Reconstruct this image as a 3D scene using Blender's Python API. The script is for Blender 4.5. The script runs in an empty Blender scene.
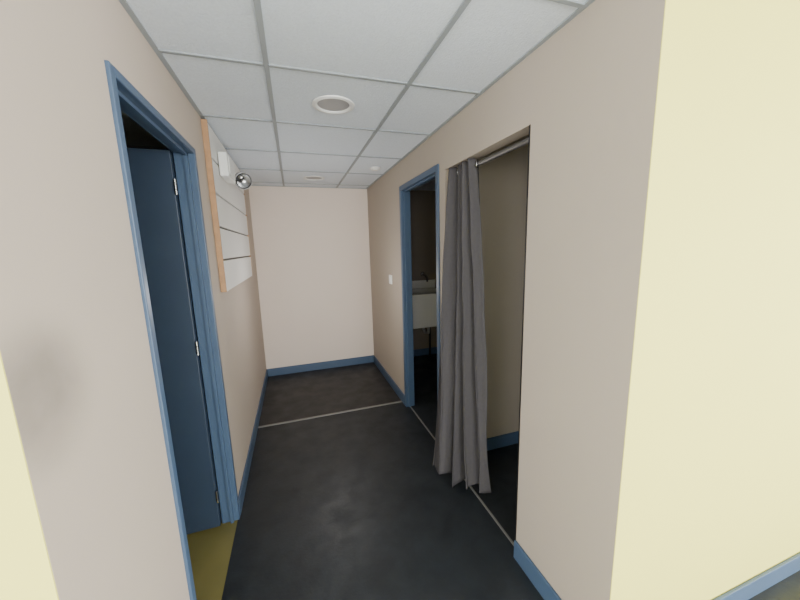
import bpy, bmesh, math, random
from mathutils import Vector, Matrix, noise
random.seed(3)
S = bpy.context.scene
XL, XR, YB, C = -0.415, 0.913, 4.03, 2.21
YL, YR = 0.61, 0.649
WT = 0.07

# ------------------------------------------------------------------ materials
def lin(c):
    return tuple(((v/255)/12.92 if v/255 <= .04045 else ((v/255+.055)/1.055)**2.4) for v in c)
def mat(name, rgb, rough=.7, metal=0, var=.06, nscale=3.0, bump=0.0, bscale=200, spec=.5, rgb2=None, detail=4, soft_shadow=None, rvar=0):
    m = bpy.data.materials.new(name); m.use_nodes = True
    nt = m.node_tree; b = nt.nodes['Principled BSDF']
    b.inputs['Roughness'].default_value = rough
    b.inputs['Metallic'].default_value = metal
    b.inputs['Specular IOR Level'].default_value = spec
    tc = nt.nodes.new('ShaderNodeTexCoord')
    n = nt.nodes.new('ShaderNodeTexNoise'); n.inputs['Scale'].default_value = nscale; n.inputs['Detail'].default_value = detail
    if rvar: n.inputs['Roughness'].default_value = .68; n.inputs['Distortion'].default_value = .6
    nt.links.new(tc.outputs['Object'], n.inputs['Vector'])
    r = nt.nodes.new('ShaderNodeValToRGB')
    base = lin(rgb)
    if rgb2: a, c = base, lin(rgb2)
    else:
        a = tuple(v*(1-var) for v in base); c = tuple(min(1, v*(1+var)) for v in base)
    r.color_ramp.elements[0].color = (*a, 1); r.color_ramp.elements[1].color = (*c, 1)
    r.color_ramp.elements[0].position = .3; r.color_ramp.elements[1].position = .7
    nt.links.new(n.outputs['Fac'], r.inputs['Fac'])
    out = r.outputs['Color']
    if rvar:       # worn vinyl: patchy gloss
        mr = nt.nodes.new('ShaderNodeMapRange'); mr.inputs['From Min'].default_value = .35; mr.inputs['From Max'].default_value = .65
        mr.inputs['To Min'].default_value = rough-rvar; mr.inputs['To Max'].default_value = rough+rvar
        nr = nt.nodes.new('ShaderNodeTexNoise'); nr.inputs['Scale'].default_value = 7; nr.inputs['Detail'].default_value = 8
        nt.links.new(tc.outputs['Object'], nr.inputs['Vector'])
        nt.links.new(nr.outputs['Fac'], mr.inputs['Value']); nt.links.new(mr.outputs['Result'], b.inputs['Roughness'])
    if soft_shadow:      # soft shadow blur painted into the wall colour: (centre, radius, colour, strength)
        ctr, rad, col, st = soft_shadow
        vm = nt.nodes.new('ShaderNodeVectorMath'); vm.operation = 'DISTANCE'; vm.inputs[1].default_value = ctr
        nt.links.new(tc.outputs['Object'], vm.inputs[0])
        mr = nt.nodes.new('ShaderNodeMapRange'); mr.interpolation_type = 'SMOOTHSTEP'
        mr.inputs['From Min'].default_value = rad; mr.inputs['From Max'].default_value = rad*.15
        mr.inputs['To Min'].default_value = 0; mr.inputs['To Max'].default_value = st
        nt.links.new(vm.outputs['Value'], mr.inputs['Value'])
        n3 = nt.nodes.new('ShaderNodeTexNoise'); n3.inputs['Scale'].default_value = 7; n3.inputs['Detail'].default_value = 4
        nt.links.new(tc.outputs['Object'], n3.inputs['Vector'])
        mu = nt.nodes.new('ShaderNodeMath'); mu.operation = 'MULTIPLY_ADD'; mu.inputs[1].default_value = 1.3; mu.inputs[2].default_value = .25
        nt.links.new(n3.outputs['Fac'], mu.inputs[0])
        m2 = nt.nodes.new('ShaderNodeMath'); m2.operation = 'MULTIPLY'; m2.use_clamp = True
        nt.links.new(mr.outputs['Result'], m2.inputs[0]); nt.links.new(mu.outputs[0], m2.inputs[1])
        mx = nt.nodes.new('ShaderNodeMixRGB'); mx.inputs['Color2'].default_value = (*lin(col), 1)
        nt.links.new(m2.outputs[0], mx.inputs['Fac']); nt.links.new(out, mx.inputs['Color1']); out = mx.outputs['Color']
    nt.links.new(out, b.inputs['Base Color'])
    if bump:
        n2 = nt.nodes.new('ShaderNodeTexNoise'); n2.inputs['Scale'].default_value = bscale; n2.inputs['Detail'].default_value = 3
        nt.links.new(tc.outputs['Object'], n2.inputs['Vector'])
        bp = nt.nodes.new('ShaderNodeBump'); bp.inputs['Strength'].default_value = bump; bp.inputs['Distance'].default_value = .004
        nt.links.new(n2.outputs['Fac'], bp.inputs['Height']); nt.links.new(bp.outputs['Normal'], b.inputs['Normal'])
    return m

M_beige = mat('paint_beige', (184, 170, 156), .75, var=.015, nscale=1.5, bump=.06, bscale=90, soft_shadow=((XL, .67, 1.27), .17, (108, 101, 96), .65))
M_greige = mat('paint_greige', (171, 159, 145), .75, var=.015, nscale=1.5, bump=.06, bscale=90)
M_back = mat('paint_cream', (224, 209, 195), .75, var=.02, nscale=1.2, bump=.06, bscale=90)
M_yellow = mat('paint_yellow', (222, 214, 112), .75, var=.02, nscale=1.5, bump=.06, bscale=90)
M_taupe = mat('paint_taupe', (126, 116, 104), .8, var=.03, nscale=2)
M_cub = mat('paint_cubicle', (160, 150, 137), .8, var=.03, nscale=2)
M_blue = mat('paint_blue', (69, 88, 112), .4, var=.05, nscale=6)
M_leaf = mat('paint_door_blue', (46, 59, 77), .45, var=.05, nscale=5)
M_floor = mat('vinyl_dark', (25, 28, 31), .48, nscale=6, rgb2=(37, 41, 45), bump=.15, bscale=60, spec=.45, detail=14, rvar=.07)
M_floor2 = mat('vinyl_dark_hall', (31, 31, 32), .5, nscale=6, rgb2=(41, 40, 40), bump=.15, bscale=60, spec=.45, detail=14, rvar=.07)
M_main = mat('floor_shop_bounce', (170, 168, 162), .5, nscale=4, var=.05)  # unseen floor, made pale to bounce light up to the ceiling
M_olive = mat('floor_olive', (120, 111, 62), .5, var=.1, nscale=4)
M_tile = mat('ceiling_tile', (218, 225, 232), .9, var=.04, nscale=90, bump=.6, bscale=180)
M_grid = mat('ceiling_grid_metal', (148, 154, 157), .5, var=.03)
M_white = mat('plastic_white', (228, 228, 224), .4, var=.02)
M_grey = mat('plastic_grey', (160, 158, 158), .5, var=.03)
M_dark = mat('plastic_black', (18, 18, 20), .4, var=.05)
M_metal = mat('steel', (190, 190, 190), .25, metal=1, var=.05)
M_rod = mat('rod_steel', (120, 118, 116), .4, metal=.8, var=.05)
M_strip = mat('strip_aluminium', (130, 128, 124), .5, metal=.4, var=.08)
M_mdf = mat('mdf_edge', (172, 134, 98), .7, var=.1, nscale=30)
M_slat = mat('slat_white', (224, 222, 217), .5, var=.02)
M_cur = mat('curtain_fabric', (78, 75, 76), .95, var=.05, nscale=60, bump=.15, bscale=900, spec=.1)
M_ceram = mat('ceramic', (215, 212, 205), .3, var=.02)

# ------------------------------------------------------------------ helpers
def finish(me_name, bm, mats, parent=None, smooth=False):
    me = bpy.data.meshes.new(me_name)
    bm.normal_update(); bm.to_mesh(me); bm.free()
    for m in (mats if isinstance(mats, (list, tuple)) else [mats]): me.materials.append(m)
    if smooth:
        for p in me.polygons: p.use_smooth = True
    o = bpy.data.objects.new(me_name, me); S.collection.objects.link(o)
    if parent: o.parent = parent
    return o
def addbox(bm, x0, x1, y0, y1, z0, z1, mi=0):
    v = [bm.verts.new((x, y, z)) for x in (x0, x1) for y in (y0, y1) for z in (z0, z1)]
    for f in ((0,1,3,2),(4,6,7,5),(0,4,5,1),(2,3,7,6),(0,2,6,4),(1,5,7,3)):
        fc = bm.faces.new([v[i] for i in f]); fc.material_index = mi
def boxes(name, lst, m, parent=None, bevel=0):
    bm = bmesh.new()
    for b in lst: addbox(bm, *b)
    bmesh.ops.recalc_face_normals(bm, faces=bm.faces)
    o = finish(name, bm, m, parent)
    if bevel:
        md = o.modifiers.new('bevel', 'BEVEL'); md.width = bevel; md.segments = 2; md.limit_method = 'ANGLE'
    return o
def empty(name, loc=(0, 0, 0)):
    e = bpy.data.objects.new(name, None); e.empty_display_size = .1; S.collection.objects.link(e)
    return e
def lathe(name, prof, m, loc, axis=(0, 0, 1), parent=None, seg=40, mi=None):
    bm = bmesh.new(); rings = []
    for r, h in prof:
        rings.append([bm.verts.new((max(r, 1e-5)*math.cos(2*math.pi*i/seg), max(r, 1e-5)*math.sin(2*math.pi*i/seg), h)) for i in range(seg)])
    for k in range(len(rings)-1):
        for i in range(seg):
            f = bm.faces.new((rings[k][i], rings[k][(i+1) % seg], rings[k+1][(i+1) % seg], rings[k+1][i]))
            if mi: f.material_index = mi[k]
    bmesh.ops.remove_doubles(bm, verts=bm.verts, dist=1e-4)
    bmesh.ops.recalc_face_normals(bm, faces=bm.faces)
    q = Vector((0, 0, 1)).rotation_difference(Vector(axis).normalized()).to_matrix().to_4x4()
    bmesh.ops.transform(bm, matrix=Matrix.Translation(loc) @ q, verts=bm.verts)
    o = finish(name, bm, m, parent, smooth=True)
    md = o.modifiers.new('es', 'EDGE_SPLIT'); md.split_angle = math.radians(40)
    return o
def tube(name, pts, r, m, parent=None, cyclic=False):
    cu = bpy.data.curves.new(name, 'CURVE'); cu.dimensions = '3D'; cu.bevel_depth = r; cu.bevel_resolution = 4; cu.use_fill_caps = True
    sp = cu.splines.new('POLY'); sp.points.add(len(pts)-1)
    for i, p in enumerate(pts): sp.points[i].co = (*p, 1)
    sp.use_cyclic_u = cyclic
    cu.materials.append(m)
    tmp = bpy.data.objects.new(name, cu); S.collection.objects.link(tmp)
    dg = bpy.context.evaluated_depsgraph_get()
    me = bpy.data.meshes.new_from_object(tmp.evaluated_get(dg)); bpy.data.objects.remove(tmp)
    o = bpy.data.objects.new(name, me); S.collection.objects.link(o)
    for p in me.polygons: p.use_smooth = True
    if parent: o.parent = parent
    return o

# ------------------------------------------------------------------ room shell
D1a, D1b, D1t = 1.08, 1.85, 1.985          # left door (outer casing)
D2a, D2b, D2t = 1.955, 2.75, 2.01           # right door
OPa, OPb, OPt = 1.12, 1.87, 1.955           # curtained opening
RY = -4.0; RX0, RX1 = -2.6, 4.2             # main room
boxes('floor', [(RX0-.1, RX1+.1, .2, YR, -.1, 0), (XL, XR+WT, YR, 2.835, -.1, 0), (XR+WT, 2.4, YR+.1, YB, -.1, 0)], M_floor)
boxes('floor_shop_bounce', [(RX0-.1, RX1+.1, RY-.1, .2, -.1, 0)], M_main)
boxes('floor_hall_end', [(XL, XR+WT, 2.835, YB, -.1, 0)], M_floor2)
boxes('floor_side_room', [(-2.4, XL, YL+.08, 3.6, -.1, 0)], M_olive)
c = .02
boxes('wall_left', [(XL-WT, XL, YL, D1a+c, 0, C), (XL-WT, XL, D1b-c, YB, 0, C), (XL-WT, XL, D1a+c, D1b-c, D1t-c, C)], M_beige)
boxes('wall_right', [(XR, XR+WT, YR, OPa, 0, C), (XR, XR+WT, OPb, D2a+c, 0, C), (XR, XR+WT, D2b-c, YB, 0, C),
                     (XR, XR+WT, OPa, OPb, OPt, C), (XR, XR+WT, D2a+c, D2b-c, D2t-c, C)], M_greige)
boxes('wall_back', [(XL-WT, XR+WT, YB, YB+.1, 0, C)], M_back)
boxes('wall_front_left', [(RX0, XL-WT, YL, YL+.08, 0, C), (XL-WT, XL-.0005, YL-.002, YL, 0, C)], M_yellow)
boxes('wall_front_right', [(XR+WT, RX1, YR, YR+.08, 0, C), (XR+.0005, XR+WT, YR-.002, YR, 0, C)], M_yellow)
# main room behind the photographer: shopfront windows
W0, W1, Z0, Z1 = -1.9, 3.6, .35, 2.1
boxes('wall_shopfront', [(RX0, W0, RY-.1, RY, 0, C), (W1, RX1, RY-.1, RY, 0, C), (W0, W1, RY-.1, RY, 0, Z0), (W0, W1, RY-.1, RY, Z1, C)], M_yellow)
boxes('window_1', [(W0+i*(W1-W0)/4-.03, W0+i*(W1-W0)/4+.03, RY-.08, RY-.02, Z0, Z1) for i in range(5)] +
      [(W0, W1, RY-.08, RY-.02, Z0, Z0+.05), (W0, W1, RY-.08, RY-.02, Z1-.05, Z1)], M_blue)
boxes('wall_main_left', [(RX0-.1, RX0, RY, -3.5, 0, C), (RX0-.1, RX0, -.3, YL+.08, 0, C), (RX0-.1, RX0, -3.5, -.3, 0, Z0), (RX0-.1, RX0, -3.5, -.3, Z1, C)], M_yellow)
boxes('wall_main_right', [(RX1, RX1+.1, RY, -3.5, 0, C), (RX1, RX1+.1, -.3, YR+.08, 0, C), (RX1, RX1+.1, -3.5, -.3, 0, Z0), (RX1, RX1+.1, -3.5, -.3, Z1, C)], M_yellow)
boxes('added_window_left', [(RX0-.08, RX0-.02, -3.5+i*1.6-.03, -3.5+i*1.6+.03, Z0, Z1) for i in range(3)], M_blue)  # unseen side window, added to let more light onto the hall walls
boxes('added_window_right', [(RX1+.02, RX1+.08, -3.5+i*1.6-.03, -3.5+i*1.6+.03, Z0, Z1) for i in range(3)], M_blue)  # also an added window, opposite side, for the same extra light
# side rooms
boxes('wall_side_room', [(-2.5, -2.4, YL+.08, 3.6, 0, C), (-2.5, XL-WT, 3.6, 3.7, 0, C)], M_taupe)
boxes('wall_partition', [(XR+WT, 2.4, 1.885, 1.945, 0, C)], M_cub)
boxes('wall_cubicle', [(2.4, 2.5, YR+.08, YB, 0, C)], M_cub)
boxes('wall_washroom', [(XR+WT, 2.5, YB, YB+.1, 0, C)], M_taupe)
# ceiling with tiles
boxes('ceiling', [(RX0-.1, RX1+.1, RY-.1, YB+.1, C+.004, C+.1)], M_tile)
T = .588; gx = -.0446; gy = 1.4724
g = []
hw = .0095
for k in (0, 1): g.append((gx+k*T-hw, gx+k*T+hw, YL, YB, C-.002, C+.004))
yy = [gy+k*T for k in range(-1, 5) if gy+k*T < YB-.02]
for y in yy: g.append((XL, XR, y-hw*.8, y+hw*.8, C-.0015, C+.004))
for s in ((XL, XL+.018, YL, YB), (XR-.018, XR, YR, YB), (XL, XR, YB-.018, YB)): g.append((*s, C-.001, C+.004))
boxes('ceiling_grid', g, M_grid)

# baseboards
bh, bt = .095, .012
boxes('baseboard_left', [(XL, XL+bt, YL, D1a, 0, bh), (XL, XL+bt, D1b, YB, 0, bh)], M_blue, bevel=.003)
boxes('baseboard_right', [(XR-bt, XR, YR-bt, OPa, 0, bh), (XR-bt, XR, OPb, D2a, 0, bh), (XR-bt, XR, D2b, YB, 0, bh)], M_blue, bevel=.003)
boxes('baseboard_back', [(XL+bt, XR-bt, YB-bt, YB, 0, bh)], M_blue, bevel=.003)
boxes('baseboard_front_right', [(XR, RX1, YR-bt-.002, YR-.002, 0, bh-.01)], M_blue, bevel=.003)
boxes('baseboard_front_left', [(RX0, XL, YL-bt-.002, YL-.002, 0, bh)], M_blue, bevel=.003)
boxes('baseboard_cubicle', [(XR+WT, 2.4, 1.885-bt, 1.885, 0, bh), (XR+WT, 2.4, YB-bt, YB, 0, bh)], M_blue, bevel=.003)

# floor strips
boxes('trim_floor_joint', [(XL+.012, XR-.012, 2.82, 2.846, 0, .004)], M_strip, bevel=.0015)
boxes('trim_floor_threshold', [(XR+.026, XR+.039, OPa, OPb, 0, .004), (XR+.026, XR+.039, D2a+c, D2b-c, 0, .004)], M_strip, bevel=.0015)
boxes('trim_opening', [(XR-.002, XR+WT+.002, OPa-.001, OPa+.006, 0, OPt)], M_dark)

# door frames
def frame(name, xf, sgn, a, b, t, cw):
    p = empty(name)
    x0, x1 = sorted((xf-sgn*.010, xf+sgn*(WT+.008)))
    boxes('jamb_near', [(x0, x1, a, a+cw, 0, t)], M_blue, p, .003)
    boxes('jamb_far', [(x0, x1, b-cw, b, 0, t)], M_blue, p, .003)
    boxes('head', [(x0, x1, a+cw, b-cw, t-cw, t)], M_blue, p, .003)
    s0, s1 = sorted((xf+sgn*.018, xf+sgn*.034))
    boxes('stop', [(s0, s1, a+cw, a+cw+.012, 0, t-cw), (s0, s1, b-cw-.012, b-cw, 0, t-cw), (s0, s1, a+cw, b-cw, t-cw-.012, t-cw)], M_blue, p)
    return p
d1 = frame('door_1', XL, -1, D1a, D1b, D1t, .028)
lf0 = -.497
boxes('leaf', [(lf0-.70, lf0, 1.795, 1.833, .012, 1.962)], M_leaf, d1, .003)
for z in (.20, 1.03, 1.80):
    lathe('hinge', [(0, -.035), (.006, -.035), (.006, .035), (0, .035)], M_metal, (XL-WT-.006, 1.788, z), parent=d1, seg=16)
    for k, zz in enumerate((-.012, .012)):
        lathe('hinge_knuckle', [(.0062, -.001), (.007, -.001), (.007, .001), (.0062, .001)], M_dark, (XL-WT-.006, 1.788, z+zz), parent=d1, seg=16)
lathe('handle_rose', [(0, 0), (.024, 0), (.024, .008), (.009, .010), (.009, .045), (0, .045)], M_metal, (lf0-.64, 1.795, 1.0), axis=(0, -1, 0), parent=d1, seg=24)
tube('handle_lever', [(lf0-.64, 1.755, 1.0), (lf0-.53, 1.75, 1.0)], .008, M_metal, d1)
d2 = frame('door_2', XR, 1, D2a, D2b, D2t, .04)

# ------------------------------------------------------------------ slatwall panel
sl = empty('slatwall_panel')
py0, py1, pz0, pz1 = 2.09, 3.36, 1.27, 2.20
boxes('backing', [(XL+.001, XL+.012, py0, py1, pz0, pz1)], M_dark, sl)
sh = (pz1-pz0)/5
boxes('edge_moulding', [(XL+.001, XL+.03, py0-.012, py0, pz0, pz1), (XL+.001, XL+.03, py1, py1+.012, pz0, pz1)], M_mdf, sl, .001)
boxes('slats', [(XL+.012, XL+.028, py0, py1, pz0+i*sh+(.004 if i else 0), pz0+(i+1)*sh-.008) for i in range(5)], M_slat, sl, .0015)

# emergency light
el = empty('emergency_light')
ex = XL+.0315
boxes('housing', [(ex, ex+.05, 2.26, 2.50, 1.95, 2.09)], M_white, el, .008)
boxes('cover_plate', [(ex+.05, ex+.056, 2.285, 2.475, 1.97, 2.07)], M_white, el, .003)
tube('bracket', [(ex+.025, 2.49, 2.0), (ex+.03, 2.56, 1.995), (ex+.06, 2.64, 2.0)], .009, M_dark, el)
ax = Vector((.35, -.75, -.35))
hc = (ex+.075, 2.65, 2.005)
lathe('spot_head', [(0, -.06), (.022, -.058), (.045, -.035), (.056, 0), (.060, .018), (.060, .03), (.054, .032)], M_grey, hc, axis=ax, parent=el)
lathe('spot_lens', [(.054, .031), (.047, .031), (.03, .012), (.012, .002), (0, .002)], [M_dark, M_metal], hc, axis=ax, parent=el, mi=[0, 1, 1, 1])

# ceiling fittings
def downlight(loc):
    e = empty('ceiling_downlight')
    lathe('trim_ring', [(.105, 0), (.103, .006), (.088, .009), (.080, .004), (.078, -.004)], M_white, (loc[0], loc[1], C+.002), axis=(0, 0, -1), parent=e, seg=48)
    lathe('diffuser', [(.079, .0), (.04, .002), (0, .002)], M_grey, (loc[0], loc[1], C+.002), axis=(0, 0, -1), parent=e, seg=48)
downlight((.247, 1.765)); downlight((.255, 3.51))
lathe('smoke_detector', [(.05, 0), (.05, .008), (.042, .014), (.030, .018), (.028, .022), (0, .023)], M_white, (.76, 2.99, C+.003), axis=(0, 0, -1))

# light switch
ls = empty('light_switch')
boxes('plate', [(XR-.010, XR-.0005, 3.065, 3.155, 1.135, 1.225)], M_white, ls, .003)
boxes('rocker', [(XR-.014, XR-.010, 3.09, 3.13, 1.155, 1.205)], M_white, ls, .0015)

# ------------------------------------------------------------------ curtain
cr = empty('curtain')
rx, rz = .948, 1.915
tube('rod', [(rx, OPa+.007, rz), (rx, OPb, rz)], .012, M_rod, cr)
NS, NT, NF = 280, 90, 4
bm = bmesh.new(); grid = []
zt, zb = 1.948, .03
def path(s, t):      # t=0 top, 1 bottom
    top = Vector((rx, 1.848-.27*s, 0))
    bx = .755+.235*s+.03*math.sin(math.pi*s); by = 1.80-.31*s
    bot = Vector((bx, by, 0))
    return top.lerp(bot, t**.75)
for j in range(NT+1):
    t = j/NT; row = []
    for i in range(NS+1):
        s = i/NS
        p = path(s, t); d = (path(min(1, s+.01), t)-path(max(0, s-.01), t)).normalized()
        n = Vector((-d.y, d.x, 0))
        wob = noise.noise(Vector((s*2.2, t*2.6, 4.1)))
        ph = 2*math.pi*NF*s + 1.1*math.sin(2.2*s*math.pi+.8)*t + (.5*math.sin(4*t+7*s)+1.5*wob)*t
        w = math.sin(ph); w = math.copysign(abs(w)**.8, w)
        amp = (.030+.032*t)*(1+.45*math.sin(9*s+2.4*t+.5))
        cr2 = noise.noise(Vector((s*16, t*9, 1.3)))*.007*min(1, t*4)+noise.noise(Vector((s*40, t*22, 7.7)))*.002
        p = p + n*(w*amp+cr2) + d*math.sin(2*ph)*.012*t
        z = zt+(zb-zt)*t + ((.012*math.sin(9*s+1)) if j == NT else 0)
        row.append(bm.verts.new((p.x, p.y, z)))
    grid.append(row)
for j in range(NT):
    for i in range(NS):
        bm.faces.new((grid[j][i], grid[j][i+1], grid[j+1][i+1], grid[j+1][i]))
cl = finish('cloth', bm, M_cur, cr, smooth=True)
md = cl.modifiers.new('th', 'SOLIDIFY'); md.thickness = .003
for k in range(0, 9):
    s = k/8; y = 1.84-.27*s
    tube('eyelet', [(rx+.021*math.cos(a)*.5, y+.021*math.cos(a)*.86, rz+.021*math.sin(a)) for a in [2*math.pi*i/24 for i in range(24)]], .0035, M_metal, cr, cyclic=True)

# ------------------------------------------------------------------ utility sink (square apron front, flat slab rim)
sk = empty('utility_sink')
sx0, sx1, sy0, sy1 = 1.06, 1.80, 3.52, 4.009
bm = bmesh.new()
def ring(inset, z, rr=.012, k=3):
    vs = []
    x0, x1, y0, y1 = sx0+inset, sx1-inset, sy0+inset, sy1-inset
    for cx, cy, a0 in ((x1-rr, y1-rr, 0), (x0+rr, y1-rr, 90), (x0+rr, y0+rr, 180), (x1-rr, y0+rr, 270)):
        for i in range(k+1):
            a = math.radians(a0+90*i/k); vs.append(bm.verts.new((cx+rr*math.cos(a), cy+rr*math.sin(a), z)))
    return vs
rs = [ring(.035, .52), ring(.025, .53), ring(.025, .885), ring(.0, .89), ring(.0, .935), ring(.006, .94), ring(.06, .94), ring(.075, .66), ring(.10, .64)]
for a, b in zip(rs, rs[1:]):
    for i in range(len(a)): bm.faces.new((a[i], a[(i+1) % len(a)], b[(i+1) % len(a)], b[i]))
bm.faces.new(rs[0][::-1]); bm.faces.new(rs[-1])
bmesh.ops.recalc_face_normals(bm, faces=bm.faces)
finish('basin', bm, M_ceram, sk, smooth=False)
boxes('splashback', [(sx0, sx1, YB-.02, YB-.001, .94, 1.05)], M_ceram, sk, .006)
for lx in (sx0+.12, sx1-.12):
    tube('leg', [(lx, 3.94, .525), (lx, 3.94, 0)], .014, M_dark, sk)
tube('tap', [(1.6, YB-.02, 1.12), (1.6, YB-.1, 1.13), (1.6, YB-.2, 1.11), (1.6, YB-.22, 1.05)], .011, M_metal, sk)
lathe('tap_knob', [(0, 0), (.02, 0), (.024, .02), (.015, .03), (0, .03)], M_metal, (1.6, YB-.06, 1.13), parent=sk, seg=20)
tube('trap_pipe', [(1.6, 3.8, .52), (1.6, 3.8, .38), (1.6, 3.9, .36), (1.6, YB-.02, .42)], .018, M_grey, sk)

# ------------------------------------------------------------------ lighting
w = bpy.data.worlds.new('World'); S.world = w; w.use_nodes = True
bg = w.node_tree.nodes['Background']; bg.inputs['Color'].default_value = (.85, .92, 1, 1); bg.inputs['Strength'].default_value = 2.0
def area(name, loc, rot, sx, sy, e, col):
    l = bpy.data.lights.new(name, 'AREA'); l.shape = 'RECTANGLE'; l.size = sx; l.size_y = sy; l.energy = e; l.color = col
    o = bpy.data.objects.new(name, l); S.collection.objects.link(o); o.location = loc; o.rotation_euler = rot; return o
h = math.radians(90)
area('daylight_and_fill', ((W0+W1)/2, RY+.05, 1.25), (h, 0, 0), 5.4, 1.7, 360, (.97, .98, 1))
area('daylight_and_fill', (RX0+.05, -1.9, 1.25), (h, 0, -h), 3.1, 1.7, 170, (.97, .98, 1))  # added fill at the invented left window, brightens the right hall wall
area('daylight_and_fill', (RX1-.05, -1.9, 1.25), (h, 0, h), 3.1, 1.7, 290, (.97, .98, 1))  # added fill at the invented right window, brightens the left hall wall
pl = bpy.data.lights.new('hall_fill', 'POINT'); pl.energy = 12; pl.shadow_soft_size = 0.0; pl.color = (1, .97, .95)  # added fill without a fixture, brightens the far end of the hall
po = bpy.data.objects.new('hall_fill', pl); S.collection.objects.link(po); po.location = (.25, 2.75, 1.2)

# ------------------------------------------------------------------ camera
ya, pi, ro = .3114, -.1627, -.028
f = Vector((math.sin(ya), math.cos(ya), 0)); r = Vector((math.cos(ya), -math.sin(ya), 0)); u = Vector((0, 0, 1))
F = f*math.cos(pi)+u*math.sin(pi); U = u*math.cos(pi)-f*math.sin(pi)
R2 = r*math.cos(ro)+U*math.sin(ro); U2 = U*math.cos(ro)-r*math.sin(ro)
cam = bpy.data.cameras.new('camera'); co = bpy.data.objects.new('camera', cam); S.collection.objects.link(co)
cam.sensor_width = 36; cam.lens = 323.02/800*36; cam.clip_start = .02
m = Matrix(((R2.x, U2.x, -F.x, 0), (R2.y, U2.y, -F.y, 0), (R2.z, U2.z, -F.z, 1.5), (0, 0, 0, 1)))
co.matrix_world = m
S.camera = co
